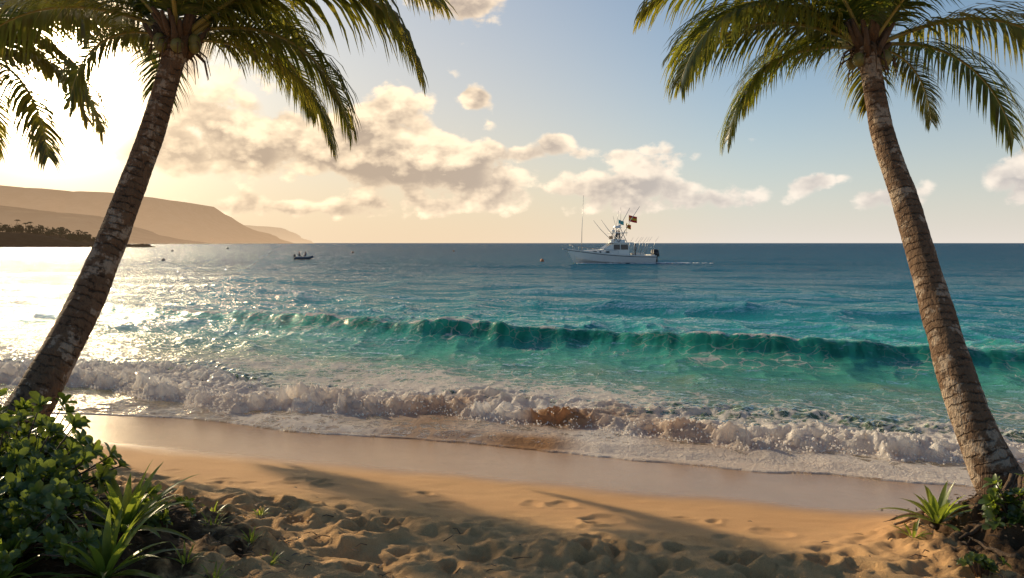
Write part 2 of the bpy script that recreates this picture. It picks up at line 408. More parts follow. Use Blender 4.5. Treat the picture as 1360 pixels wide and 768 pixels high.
F = S.m('MAXIMUM', F, warm_glare*.38*smooth01(sd, 2, 16)*(1-fc*.6))  # reflectance floor lifted on the left to strengthen the painted glare
df = node('ShaderNodeBsdfDiffuse'); put(df.inputs[0], col)
tl = node('ShaderNodeBsdfTranslucent'); put(tl.inputs[0], mixc(fc, col, mixc(nB, (.02, .60, .42), (.08, .95, .68))))
body = mixs(fc*.6, S(df.outputs[0]), S(tl.outputs[0]))
tr = node('ShaderNodeBsdfTransparent'); put(tr.inputs[0], mixc(smooth01(sd, 0, 5), (.94, .9, .84), (.62, .88, .72)))
opac = ramp(lin(sd, -1, 13), [(0, (0,)*3), (.07, (.05,)*3), (.14, (.18,)*3), (.3, (.42,)*3), (.6, (.72,)*3), (.85, (1,)*3)])
body = mixs(S.m('MAXIMUM', opac, fc), S(tr.outputs[0]), body)
gs = node('ShaderNodeBsdfGlossy'); gs.inputs['Color'].default_value = (1, 1, 1, 1); put(gs.inputs['Roughness'], lin(smooth01(sd, 5, 200), 0, 1, .05, .2)); put(gs.inputs['Normal'], NW)
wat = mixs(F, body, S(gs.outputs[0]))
dv = node('ShaderNodeVectorMath', operation='ADD')
nc_ = node('ShaderNodeTexNoise'); put(nc_.inputs['Vector'], W); nc_.inputs['Scale'].default_value = 1.6; nc_.inputs['Detail'].default_value = 3
put(dv.inputs[0], scalev(W, (.75, 1, 1))); put(dv.inputs[1], scalev(S(nc_.outputs['Color']), (.7, .7, 0)))
vo = node('ShaderNodeTexVoronoi'); vo.feature = 'DISTANCE_TO_EDGE'; put(vo.inputs['Vector'], S(dv.outputs[0])); vo.inputs['Scale'].default_value = 2.6
vo2 = node('ShaderNodeTexVoronoi'); vo2.feature = 'DISTANCE_TO_EDGE'; put(vo2.inputs['Vector'], S(dv.outputs[0])); vo2.inputs['Scale'].default_value = 8
ln = S.m('MINIMUM', S(vo.outputs[0])*1.0, S(vo2.outputs[0])*1.5+.03)
thr = fo*fo*.68+(noise(W, 1.2, 3, .6)-.60)*.24*smooth01(fo, .05, .3)
fm = smooth01(thr-ln, -.035, .05)
f14 = noise(W, 14, 3, .7)
fm = S.m('MAXIMUM', fm, smooth01(fo+(f14-.5)*.6, .56, .76))
fm = fm*smooth01(fo, .03, .12)
f9 = noise(W, 9, 4, .7)
fcol = mixc(br, (1.0, .95, .88), (.55, .33, .18))
fcol = mixc(smooth01(f9, .5, .3)*.22, fcol, mixc(br, (.70, .60, .50), (.30, .16, .08)))
fb = bump(f14*.6+f9, .04)
fd = node('ShaderNodeBsdfDiffuse'); put(fd.inputs[0], fcol); put(fd.inputs['Normal'], fb)
ft = node('ShaderNodeBsdfTranslucent'); put(ft.inputs[0], fcol); put(ft.inputs['Normal'], fb)
fsh = mixs(.56, S(fd.outputs[0]), S(ft.outputs[0]))
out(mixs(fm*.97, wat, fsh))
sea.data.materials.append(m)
# spray blobs thrown up along the bore
m = newmat('foam_spray'); fd = node('ShaderNodeBsdfDiffuse'); fd.inputs[0].default_value = (1, .95, .88, 1); ft = node('ShaderNodeBsdfTranslucent'); ft.inputs[0].default_value = (1, .95, .88, 1)
out(mixs(.5, S(fd.outputs[0]), S(ft.outputs[0]))); M_SPR = m
rs = np.random.RandomState(12); mb = MB(); nrow, ncol = SS.shape
iu0 = np.searchsorted(ua, -15.4); iu1 = np.searchsorted(ua, 5.4)
for i in range(5200):
    j = rs.randint(iu0, iu1); sq = fr[0, j]+rs.exponential(.28)-.06
    if rs.rand() > .35+.8*max(0, float(lump[np.searchsorted(sa, sq), j])-.4): continue
    r_ = np.searchsorted(sa, sq); zz = zw[r_, j]
    rr = rs.uniform(.005, .017)*(1.6 if rs.rand() < .1 else 1); mb.ball((XW[r_, j]+rs.normal(0, .02), YW[r_, j]+rs.normal(0, .03), zz+abs(rs.normal(0, .035))), rr, 0, 5, 3)
mb.build('foam_spray', [M_SPR])

# ------------------------------------------------------------------ palms
m = newmat('palm_leaf'); tn = attr('tint'); P = pos(); n = noise(P, 3, 2)
c1 = mixc(tn, (.034, .062, .014), (.16, .13, .028)); c1 = mixc(n*.5, c1, (.02, .04, .012))
c2 = mixc(tn, (.24, .27, .022), (.72, .48, .07))
pb = princ(c1, .36, None, .5); tt = node('ShaderNodeBsdfTranslucent'); put(tt.inputs[0], c2)
out(mixs(.42, pb, S(tt.outputs[0]))); M_LEAF = m
M_RACH = simple('palm_rachis', (.26, .22, .06), .45, .3, 4)
M_FIB = simple('palm_fibre', (.10, .06, .032), .9, .5, 25, bmp=.02)
M_NUT = simple('coconut', (.16, .15, .04), .5, .4, 8)
m = newmat('palm_bark'); al = attr('tint'); o = objc()
ringn = noise(o, 5, 4, .65)
fr_ = S.m('FRACT', al*11.0+ringn*1.5); rg = smooth01(S.m('ABSOLUTE', fr_-.5), .34, .5)*smooth01(noise(o, 7, 3, .6), .36, .6)
n1_ = noise(scalev(o, (1, 1, .6)), 9, 5, .7); n2_ = noise(o, 3.6, 5, .68); n3_ = noise(scalev(o, (1, 1, .12)), 60, 2, .6)
c = mixc(n1_, (.075, .043, .025), (.235, .145, .085))
c = mixc(smooth01(n2_, .51, .58)*.7, c, (.44, .35, .26))
c = mixc(smooth01(noise(o, 10, 4, .7), .56, .66)*.75, c, (.04, .025, .016))
c = mixc(rg*.6, c, (.045, .028, .018)); c = mixc(smooth01(n3_, .5, .25)*.5, c, (.05, .035, .025))
out(princ(c, .85, bump(n1_*.9+n3_*.4-rg*.5, .05), .2)); M_BARK = m

def catmull(pts, n):
    pts = [Vector(p) for p in pts]; P_ = [2*pts[0]-pts[1]]+pts+[2*pts[-1]-pts[-2]]; o_ = []
    m_ = len(pts)-1
    for i in range(n):
        t = i/(n-1)*m_; k = min(int(t), m_-1); f = t-k; a, b, c_, d_ = P_[k:k+4]
        o_.append(.5*((2*b)+(c_-a)*f+(2*a-5*b+4*c_-d_)*f*f+(-a+3*b-3*c_+d_)*f**3))
    return o_
def make_trunk(name, pts, r0, r1, parent, flare=.35, bulge=.18):
    mb = MB(); N = 340; P_ = catmull(pts, N); seg = 32; L = 0; prev = None; ref = Vector((0, 1, 0))
    for i, p in enumerate(P_):
        if i: L += (p-P_[i-1]).length
        t = i/(N-1); T = (P_[min(i+1, N-1)]-P_[max(i-1, 0)]).normalized(); A_ = (ref-T*ref.dot(T)).normalized(); B_ = T.cross(A_)
        r = r0*(1-t)**1.0+r1*t; r = r*(1+flare*math.exp(-L/.28)+bulge*math.exp(-L/.9))
        r *= 1+.03*float(vn(L*2.2, 3, 9))
        if t > .96: r *= 1+.25*(t-.96)/.04
        ring = []
        for k in range(seg):
            an = 2*math.pi*k/seg; cx_, sx_ = math.cos(an), math.sin(an)
            ph = (L*11+.35*float(vn(cx_*1.2+5, sx_*1.2+L*.8, 17))) % 1
            nn = float(vn(cx_*4+3, L*7+sx_*4, 7))*.03+float(vn(cx_*1.5+3, L*1.6+sx_, 8))*.06+.024*(ph-.5)
            ring.append(mb.vert(p+(A_*cx_+B_*sx_)*r*(1+nn), L))
        if prev:
            for k in range(seg): mb.face((prev[k], prev[(k+1) % seg], ring[(k+1) % seg], ring[k]))
        prev = ring
    mb.face(prev)
    return mb.build(name, [M_BARK], parent)
ZV = Vector((0, 0, 1))
def frond(mb, o, d0, L, droop, tint, nleaf=104, wmul=1.42, hang=.34, lmul=.35):
    N = 26; d_ = Vector(d0).normalized(); p = Vector(o); pts = [p.copy()]; Ts = [d_.copy()]; ds = L/N
    side0 = d_.cross(ZV)
    if side0.length < .15: side0 = Vector((1, .2, 0))
    side0.normalize(); wig = random.uniform(-.25, .25)
    for i in range(N):
        t = (i+1)/N
        d_ = (d_+Vector((0, 0, -1))*droop*ds/L*(.35+1.9*t)+side0*wig*ds/L).normalized()
        p = p+d_*ds; pts.append(p.copy()); Ts.append(d_.copy())
    w0 = .028*L/2.6
    mb.tube(pts, [w0*(1-.9*(i/N))+.002 for i in range(N+1)], 5, 1, tint)
    tw = random.uniform(-.35, .35)
    for sgn in (-1, 1):
        for i in range(nleaf):
            t = .11+.885*((i+random.uniform(-.3, .3))/nleaf); t = min(max(t, .1), .998)
            if random.random() < .04: continue
            k = min(int(t*N), N-1); f = t*N-k; pp = pts[k].lerp(pts[k+1], f); T = Ts[k].lerp(Ts[k+1], f).normalized()
            Sd = T.cross(ZV)
            if Sd.length < .2: Sd = side0-T*side0.dot(T)
            Sd.normalize(); Sd = (Sd*.8+side0*.2); Sd = (Sd-T*Sd.dot(T)).normalized(); Un = Sd.cross(T)
            if Un.z < 0 and T.z > -.95: Un = -Un
            Sd = (Sd*math.cos(tw)+Un*math.sin(tw)).normalized()
            ll = L*lmul*(math.sin(math.pi*min(1, t*.80+.14))**.75)*random.uniform(.78, 1.12)
            fw = .50+.9*t**2+random.uniform(-.14, .14)
            D_ = (Sd*sgn*1.0+T*fw+Un*random.uniform(.0, .3)).normalized()
            g = hang*random.uniform(.7, 1.45)
            wd = .0125*wmul*L/2.6*random.uniform(.8, 1.15); q_ = pp.copy(); n_ = 4; prev = None; tv = tint+random.uniform(-.12, .15)+(.35 if random.random() < .04 else 0)+.25*max(0, t-.7)
            for j in range(n_+1):
                u_ = j/n_; Wd = T-D_*T.dot(D_)
                if Wd.length < .1: Wd = Un.copy()
                Wd.normalize(); ww = wd*(.55+1.2*u_ if u_ < .35 else 1.0*(1-u_)/.65)
                if j == n_:
                    a_ = mb.vert(q_, tv+.15); mb.face((prev[0], prev[1], a_), 0)
                else:
                    a_ = mb.vert(q_-Wd*ww, tv); b_ = mb.vert(q_+Wd*ww, tv)
                    if prev: mb.face((prev[0], prev[1], b_, a_), 0)
                    prev = (a_, b_)
                q_ = q_+D_*(ll/n_); D_ = (D_+Vector((random.uniform(-.05, .05), random.uniform(-.05, .05), -g*(.8+1.3*u_)))).normalized()

def palm(pts, r0, r1, fronds, extra, Lx, tintb, seed, nuts=True, flare=.35):
    random.seed(seed)
    e = empty('palm_tree', (0, 0, 0))
    make_trunk('trunk', pts, r0, r1, e, flare)
    top = Vector(pts[-1]); mb = MB()
    for d0, L, dr, *r_ in fronds:
        o_ = top+Vector((d0[0], d0[1], 0)).normalized()*r1*.5+Vector((0, 0, random.uniform(-.03, .12)))
        frond(mb, o_, d0, L, dr, tintb+random.uniform(-.1, .2), hang=(r_[0] if r_ else .42))
    for i in range(extra):
        a = i*2.399+seed; e_ = .7+.6*((i+.5)/extra)
        d0 = (math.cos(a)*math.cos(e_), math.sin(a)*math.cos(e_), math.sin(e_))
        frond(mb, top+Vector((d0[0], d0[1], .5))*r1*.5, d0, Lx*random.uniform(.85, 1.1), random.uniform(.9, 1.5), tintb+random.uniform(-.15, .2))
    mb.build('fronds', [M_LEAF, M_RACH], e)
    mb = MB()
    for i in range(26):
        a = i*2.4; z0 = random.uniform(-.22, .12); r_ = r1*random.uniform(.75, 1.15)
        b_ = top+Vector((math.cos(a)*r_*.7, math.sin(a)*r_*.7, z0))
        mb.tube([b_, b_+Vector((math.cos(a)*r_*.9, math.sin(a)*r_*.9, .16)), b_+Vector((math.cos(a)*r_*1.9, math.sin(a)*r_*1.9, .30+random.uniform(-.05, .1)))], [.055, .04, .02], 6, 0)
    mb.ball(top, r1*1.35, 0, 12, 8, (1, 1, 1.5), .12)
    for i in range(26):
        a = random.uniform(0, 6.28); b_ = top+Vector((math.cos(a)*r1*1.2, math.sin(a)*r1*1.2, random.uniform(-.1, .1)))
        ln_ = random.uniform(.12, .42); o2 = Vector((math.cos(a)*random.uniform(.05, .2), math.sin(a)*random.uniform(.05, .2), 0))
        mb.tube([b_, b_+o2+Vector((0, 0, -ln_*.4)), b_+o2*1.3+Vector((0, 0, -ln_))], [.014, .010, .003], 4, 0)
    if nuts:
        for i in range(6):
            a = random.uniform(0, 6.28); mb.ball(top+Vector((math.cos(a)*r1*1.7, math.sin(a)*r1*1.7, random.uniform(-.16, .02))), .075, 1, 12, 8, (1, 1, 1.2))
    mb.build('crown_base', [M_FIB, M_NUT], e)
    return e
# left leaning palm
b1z = gzf(-5.55, 8.0)
palm([(-5.6, 7.85, b1z-.15), (-5.02, 8.05, 1.35), (-4.80, 8.3, 1.9), (-4.64, 8.75, 2.65), (-4.48, 9.15, 3.55), (-4.24, 9.4, 4.55), (-4.0, 9.55, 5.62)], .215, .125,
     [((.80, -.10, .62), 3.55, 1.75, .5), ((.70, .05, .02), 2.35, 1.5, .45), ((-.8, -.1, .30), 1.75, 2.4), ((.9, .15, .80), 3.4, 1.15), ((-.9, .1, .42), 2.9, 1.0),
      ((-.75, .25, .8), 3.1, 1.2), ((.45, .9, .6), 2.7, 1.6), ((-.55, .8, .55), 2.5, 1.5), ((.85, .2, .30), 2.6, 1.9, .5)],
     7, 2.8, .08, 5)
# right palm
b2z = gzf(4.75, 7.6)
palm([(4.82, 7.5, b2z-.12), (4.60, 7.62, 1.05), (4.51, 8.0, 1.75), (4.56, 8.6, 2.6), (4.57, 9.2, 3.6), (4.50, 9.7, 4.6), (4.47, 10.0, 5.62)], .195, .12,
     [((-.85, -.05, .66), 3.0, 1.9, .5), ((-.78, .1, .14), 2.3, 1.8, .45), ((.55, .2, .05), 1.45, 2.3), ((.9, -.1, .45), 3.0, 1.3), ((.8, .15, .15), 2.6, 1.5),
      ((-.7, .2, .85), 3.2, 1.4), ((.3, .9, .6), 2.5, 1.6), ((-.4, .85, .6), 2.5, 1.6), ((-.85, .15, .50), 2.6, 1.4, .5)],
     7, 2.8, .06, 9)
# palm whose crown enters at the left edge
b3z = gzf(-12.8, 14.6)
palm([(-12.8, 14.6, b3z-.15), (-12.4, 14.8, 1.6), (-11.9, 15.2, 3.4), (-11.4, 15.7, 5.2), (-10.9, 16.0, 6.9)], .22, .13,
     [((.8, -.1, .5), 3.2, 2.0), ((.75, 0, .15), 3.1, 1.5), ((.55, -.2, -.1), 3.3, 1.6), ((.9, .1, .8), 4.0, 1.5), ((.6, .5, .3), 3.2, 2.0), ((.5, -.7, .3), 3.2, 2.0), ((-.4, .7, .2), 3.3, 2.0), ((-.5, -.6, .2), 3.3, 2.0), ((.7, -.3, .9), 3.8, 1.9)],
     9, 3.6, .32, 14)

random.seed(21)
mb = MB()
for i in range(90):
    a = random.uniform(0, 6.28); x0 = 4.82+math.cos(a)*.2; y0 = 7.5+math.sin(a)*.2
    if i % 2: x0 = random.gauss(4.6, .38); y0 = random.gauss(6.8, .35)
    ln_ = random.uniform(.2, .55); pts = []
    a2 = a
    for k in range(9):
        t = k/8; a2 += random.uniform(-.45, .45); x0 += math.cos(a2)*ln_/8; y0 += math.sin(a2)*ln_/8
        pts.append((x0, y0, gzf(x0, y0)+(.2*(1-t)**2 if i % 2 == 0 else .04)+random.uniform(.0, .03)-.05*t))
    r_ = random.uniform(.010, .03); mb.tube(pts, [r_*(1-.7*k/8) for k in range(9)], 6, 0)
mb.build('palm_roots', [M_FIB])

# ------------------------------------------------------------------ low plants
def leafmat(name, ca, cb, tc, rough=.3, tr_=.3):
    m = newmat(name); tn = attr('tint'); n = noise(pos(), 14, 2)
    c1 = mixc(tn, ca, cb); c1 = mixc(n*.35, c1, (.02, .035, .01)); p = princ(c1, rough, None, .5); t_ = node('ShaderNodeBsdfTranslucent'); put(t_.inputs[0], tc)
    out(mixs(tr_, p, S(t_.outputs[0]))); return m
M_SHRUB = leafmat('shrub_leaf', (.028, .06, .015), (.11, .15, .03), (.28, .36, .035), .3, .34)
M_BLADE = leafmat('blade_leaf', (.06, .115, .02), (.19, .24, .045), (.42, .50, .05), .35, .42)
M_TWIG = simple('twig', (.09, .06, .04), .9, .4, 20)
def leaf(mb, p, d_, up, L, W_, tint, fold=.25, curl=.3):
    d_ = Vector(d_).normalized(); sd_ = d_.cross(up)
    if sd_.length < .1: sd_ = d_.cross(Vector((1, 0, 0)))
    sd_.normalize(); nn = sd_.cross(d_).normalized(); prof_ = [(0, .12), (.3, .6), (.62, 1.0), (.86, .8), (1, 0)]; prev = None
    for t, w_ in prof_:
        c_ = Vector(p)+d_*L*t-nn*curl*L*t*t; e_ = W_*w_/2
        if w_ == 0: a_ = mb.vert(c_, tint); mb.face((prev[0], prev[1], a_)); mb.face((prev[1], prev[2], a_))
        else:
            cur = (mb.vert(c_-sd_*e_+nn*e_*fold, tint), mb.vert(c_, tint-.1), mb.vert(c_+sd_*e_+nn*e_*fold, tint))
            if prev: mb.face((prev[0], prev[1], cur[1], cur[0])); mb.face((prev[1], prev[2], cur[2], cur[1]))
            prev = cur
def shrub(name, cx, cy, rx, ry, hh, nros, seed, size=.085):
    random.seed(seed); mb = MB(); tw = MB(); bz = gzf(cx, cy); base_ = Vector((cx, cy, bz))
    for i in range(nros):
        a = random.uniform(0, 6.28); rr = math.sqrt(random.random()); el_ = random.uniform(0, 1)
        k = random.uniform(.72, 1.08) if random.random() < .75 else random.uniform(.4, .75)
        k *= 1+.22*math.sin(a*3+seed)+.15*math.sin(a*7+2*seed+el_*5)
        x = cx+rx*k*rr*math.cos(a); y = cy+ry*k*rr*math.sin(a); z = gzf(x, y)+.04+hh*k*math.sqrt(max(0, 1-rr*rr*.92))*random.uniform(.75, 1.05)
        c_ = Vector((x, y, z)); outd = (c_-base_-Vector((0, 0, hh*.1))); outd.normalize(); outd = (outd+Vector((random.uniform(-.4, .4), random.uniform(-.4, .4), random.uniform(.1, .7)))).normalized()
        st = base_+Vector(((x-cx)*.4, (y-cy)*.4, .0))
        tw.tube([st, st.lerp(c_, .5)+Vector((0, 0, .05)), c_], [.012, .008, .005], 4, 0)
        nl = random.randint(7, 12); tint = random.uniform(0, .7)+(.3 if k > 1.05 else 0); A_ = outd.cross(Vector((.3, .5, .1))).normalized(); B_ = outd.cross(A_)
        for j in range(nl):
            b_ = j*2.399; sp_ = .35+.95*(1-j/nl); L = size*random.uniform(.7, 1.25)*(1.1-.35*j/nl)
            d_ = outd*math.cos(sp_)+(A_*math.cos(b_)+B_*math.sin(b_))*math.sin(sp_)
            leaf(mb, c_-outd*.02*j/nl, d_, outd, L, L*.50, tint+random.uniform(-.15, .2), .3, random.uniform(.0, .35))
    e = empty(name); mb.build('leaves', [M_SHRUB], e); tw.build('stems', [M_TWIG], e); return e
def blades(name, x, y, n, L, W_, seed, mat=None, up=.0):
    random.seed(seed); mb = MB(); z = gzf(x, y)
    for i in range(n):
        a = i*2.399+random.uniform(-.2, .2); t = i/n; e_ = R(18+60*t+random.uniform(-8, 8)); d_ = Vector((math.cos(a)*math.cos(e_), math.sin(a)*math.cos(e_), math.sin(e_)))
        p = Vector((x+math.cos(a)*.02, y+math.sin(a)*.02, z+.01+up)); l_ = L*random.uniform(.75, 1.15)*(1-.25*t); sd_ = d_.cross(ZV).normalized(); N = 8; prev = None; tint = random.uniform(0, .9)
        for k in range(N+1):
            u = k/N; w_ = W_*(.45+.9*u if u < .4 else .81*(1-((u-.4)/.6)**1.6))/2; nn = sd_.cross(d_)
            if k == N: a_ = mb.vert(p, tint+.3); mb.face((prev[0], prev[1], a_)); mb.face((prev[1], prev[2], a_))
            else:
                cur = (mb.vert(p-sd_*w_+nn*w_*.35, tint), mb.vert(p, tint-.2), mb.vert(p+sd_*w_+nn*w_*.35, tint))
                if prev: mb.face((prev[0], prev[1], cur[1], cur[0])); mb.face((prev[1], prev[2], cur[2], cur[1]))
                prev = cur
            p = p+d_*l_/N; d_ = (d_+Vector((0, 0, -.13*(.4+u)))).normalized()
    return mb.build(name, [mat or M_BLADE])
shrub('beach_shrub', -4.15, 6.2, 1.10, 1.0, .80, 420, 3, .105)
shrub('beach_shrub', -3.5, 5.35, .75, .6, .44, 190, 4, .09)
shrub('beach_shrub', -5.6, 6.9, 1.3, 1.2, .9, 300, 8, .12)
shrub('beach_shrub', -3.0, 6.3, .45, .4, .22, 46, 12, .07)
shrub('beach_shrub', 4.2, 6.55, .34, .28, .26, 34, 5, .095)
shrub('beach_shrub', 4.75, 6.55, .36, .28, .32, 38, 6, .10)
shrub('beach_shrub', 3.55, 6.0, .2, .16, .14, 14, 16, .06)
blades('bromeliad_plant', -2.85, 5.85, 30, .66, .085, 31, None, .08)
blades('bromeliad_plant', -2.66, 5.2, 28, .58, .075, 32)
blades('bromeliad_plant', -3.2, 4.95, 22, .46, .06, 33)
blades('bromeliad_plant', 3.74, 7.0, 22, .46, .075, 34)
blades('bromeliad_plant', 3.45, 6.85, 9, .22, .035, 35)
for i, (x, y, L) in enumerate([(-2.05, 6.25, .16), (-1.75, 5.75, .13), (-2.3, 5.6, .22), (-2.45, 6.5, .2), (-2.0, 5.35, .18), (-2.6, 6.9, .2), (-2.25, 7.1, .12)]):
    blades('grass_tuft', x, y, 14, L, .020, 50+i)
random.seed(77); mb = MB()
for i in range(900):
    if i % 2: x = random.gauss(-3.0, .9); y = random.gauss(6.1, .8)
    else: x = random.gauss(4.5, .6); y = random.gauss(6.7, .55)
    z = gzf(x, y)+random.uniform(.02, .05)+(.06 if x > 3 else 0); a = random.uniform(0, 6.28)
    leaf(mb, (x, y, z), (math.cos(a), math.sin(a), random.uniform(-.1, .3)), ZV, random.uniform(.03, .09), random.uniform(.01, .035), random.uniform(0, 1), .4, .2)
for i in range(160):
    if i % 2: x = random.gauss(-2.5, 1.2); y = random.gauss(6.0, .8)
    else: x = random.gauss(4.4, .5); y = random.gauss(6.6, .4)
    a = random.uniform(0, 6.28); l_ = random.uniform(.05, .2); z = gzf(x, y)+.03
    mb.tube([(x, y, z), (x+math.cos(a)*l_*.5, y+math.sin(a)*l_*.5, z+.015), (x+math.cos(a+.3)*l_, y+math.sin(a+.3)*l_, z)], [.005, .004, .002], 4, 0)
M_LIT = simple('dry_litter', (.10, .06, .03), .85, .6, 9)
mb.build('leaf_litter', [M_LIT])

# ------------------------------------------------------------------ headlands (hazy distant cliffs)
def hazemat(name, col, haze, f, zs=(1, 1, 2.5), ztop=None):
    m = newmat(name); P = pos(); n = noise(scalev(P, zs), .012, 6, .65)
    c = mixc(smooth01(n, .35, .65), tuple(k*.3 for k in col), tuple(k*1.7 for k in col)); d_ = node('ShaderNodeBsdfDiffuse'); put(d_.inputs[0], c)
    e_ = node('ShaderNodeEmission'); e_.inputs[0].default_value = (*haze, 1); e_.inputs[1].default_value = 1  # aerial haze painted into the material as a constant glow
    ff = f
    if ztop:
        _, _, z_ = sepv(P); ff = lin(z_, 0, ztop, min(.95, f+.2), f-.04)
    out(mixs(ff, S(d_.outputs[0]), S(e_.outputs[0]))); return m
def headland(name, Yd, outline, depth, mat, seed):
    k = Yd/1058.0; xs = np.array([(a-680)*k for a, b in outline]); zs = np.array([(323-b)*k+3.2 for a, b in outline])
    xx = np.linspace(xs[0], xs[-1], 620); top = np.interp(xx, xs, zs); top = top*(1+.03*vn(xx*.01, xx*0, seed)+.022*vn(xx*.04, xx*0, seed)+.010*vn(xx*.12, xx*0, seed))
    prof_ = [(-.9, -.05), (-.75, .05), (-.5, .22), (-.3, .42), (-.2, .52), (-.14, .72), (-.10, .9), (-.04, .985), (.1, 1.0), (.5, 1.02), (1.2, 1.03), (2.5, 1.0), (4, .6)]
    pd = np.interp(np.linspace(0, 12, 60), range(13), [p[0] for p in prof_]); pz = np.interp(np.linspace(0, 12, 60), range(13), [p[1] for p in prof_])
    XX, V = np.meshgrid(xx, pd); ZZ = top[None, :]*pz[:, None]; hh = top[None, :]
    g = fbm(XX*.008, V*1.0, 5, seed); g2 = 1-2*np.abs(vn(XX*.011, V*.5, seed+3))
    YY = Yd+V*depth+(g*.6+g2*.5)*depth*.9*np.clip(1.02-pz[:, None], 0, 1)*(pz[:, None] > -.1); ZZ = ZZ+g*hh*.12*np.clip(pz[:, None]*(1-pz[:, None])*4, 0, 1)
    ob = grid_mesh(name, XX, YY, ZZ); ob.data.materials.append(mat); return ob
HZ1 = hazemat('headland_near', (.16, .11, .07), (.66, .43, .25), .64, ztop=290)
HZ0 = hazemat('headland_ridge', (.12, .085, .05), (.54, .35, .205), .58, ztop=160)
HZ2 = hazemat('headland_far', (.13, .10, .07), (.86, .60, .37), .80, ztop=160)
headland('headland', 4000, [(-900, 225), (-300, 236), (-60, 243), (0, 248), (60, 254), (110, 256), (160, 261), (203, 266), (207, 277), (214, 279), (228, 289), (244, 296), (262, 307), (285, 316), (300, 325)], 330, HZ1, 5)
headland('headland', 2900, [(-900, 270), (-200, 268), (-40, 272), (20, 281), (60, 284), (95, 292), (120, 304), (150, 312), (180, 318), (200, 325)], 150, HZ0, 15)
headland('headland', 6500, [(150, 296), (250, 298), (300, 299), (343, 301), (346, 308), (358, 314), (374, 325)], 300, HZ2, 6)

k = 650/1058.0
pt = [(-500, 304), (-100, 306), (0, 308), (50, 312), (80, 318), (100, 323), (112, 329)]
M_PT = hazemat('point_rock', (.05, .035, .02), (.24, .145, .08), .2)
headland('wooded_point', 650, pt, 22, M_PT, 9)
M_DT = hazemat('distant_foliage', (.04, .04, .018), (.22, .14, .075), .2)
random.seed(5); mb = MB()
for i in range(280):
    px = random.uniform(-260, 96); X0 = (px-680)*k; Y0 = 650+random.uniform(5, 60); gh = max(1.0, (323-np.interp(px, [p[0] for p in pt], [p[1] for p in pt]))*k+3.2)
    hh = random.uniform(3, 7.5)*(1 if px < 60 else .6); r_ = random.uniform(2, 4)
    if random.random() < .25:
        hh += random.uniform(1, 4); tx = X0+random.uniform(-1.5, 1.5); mb.tube([(X0, Y0, gh-1), (X0+.3, Y0, gh+hh*.5), (tx, Y0, gh+hh)], [.28, .2, .16], 5)
        for q_ in range(11):
            a = q_*.57+random.uniform(-.2, .2); l_ = random.uniform(2.2, 3.2); p0 = Vector((tx, Y0, gh+hh)); dd = Vector((math.cos(a), math.sin(a), 0)); sdv = Vector((-math.sin(a), math.cos(a), 0)); pv = None
            for t in (0, .35, .7, 1):
                c_ = p0+dd*l_*t+Vector((0, 0, 1.3*t-2.6*t*t)); w_ = .45*math.sin(math.pi*(t*.85+.1)); cur = (mb.vert(c_-sdv*w_-ZV*w_*.6), mb.vert(c_), mb.vert(c_+sdv*w_-ZV*w_*.6))
                if pv: mb.face((pv[0], pv[1], cur[1], cur[0])); mb.face((pv[1], pv[2], cur[2], cur[1]))
                pv = cur
    else:
        for q_ in range(46):
            v_ = Vector((random.gauss(0, 1), random.gauss(0, 1), random.gauss(0, 1))).normalized()*random.uniform(.6, 1.05); c_ = Vector((X0+v_.x*r_, Y0+v_.y*r_, gh+hh*.5+v_.z*hh*.5)); s_ = random.uniform(.4, .9)
            a_ = Vector((random.gauss(0, 1), random.gauss(0, 1), random.gauss(0, 1))).normalized()*s_; b_ = a_.cross(Vector((random.random(), random.random(), .5))).normalized()*s_
            mb.face([mb.vert(c_+a_), mb.vert(c_+b_), mb.vert(c_-a_), mb.vert(c_-b_)])
mb.build('distant_trees', [M_DT])
mb = MB()
for i in range(70):
    px = random.choice([random.gauss(185, 10), random.uniform(90, 165), random.gauss(120, 15)]); Y0 = random.uniform(600, 640); X0 = (px-680)*Y0/1058; r_ = random.uniform(.8, 2.2)*(1.4 if 170 < px < 200 else .9)
    mb.ball((X0, Y0, -.2), r_, 0, 9, 6, (1.6, 1.2, .9), .18)
mb.build('shore_rocks', [M_PT])

# ------------------------------------------------------------------ fishing boat
M_HULL = simple('boat_gelcoat', (.74, .72, .68), .25, .06, 1.5); M_STR = simple('boat_stripe', (.05, .07, .09), .3, .1, 3); M_GLS = simple('boat_window', (.02, .025, .03), .08, .1, 3)
M_MET = simple('boat_tube', (.40, .40, .40), .35, .1, 3, metal=.4); M_BLK = simple('outboard_black', (.02, .02, .022), .3, .2, 5); M_TAN = simple('deck_tan', (.35, .26, .17), .7, .2, 3)
M_RED = simple('flag_red', (.6, .03, .02), .8, .1, 3); M_YEL = simple('flag_yellow', (.75, .42, .03), .8, .1, 3); M_BLU = simple('flag_teal', (.05, .35, .4), .8, .1, 3); M_SKIN = simple('skin', (.35, .2, .13), .7, .1, 3)
BY = 126.0; boat = empty('fishing_boat', (16.2, BY, -.05), math.pi+R(9)); boat.scale = (1.04,)*3
st = [(-6.0, 1.95, -.5, .15, 1.15), (-4, 2.1, -.6, .15, 1.18), (-2, 2.2, -.65, .18, 1.25), (0, 2.2, -.65, .22, 1.36), (2, 2.1, -.62, .32, 1.52), (3.8, 1.8, -.5, .5, 1.72), (5.3, 1.25, -.25, .8, 1.92), (6.4, .62, .25, 1.25, 2.08), (7.2, .05, 1.75, 2.05, 2.18)]
mb = MB(); prev = None
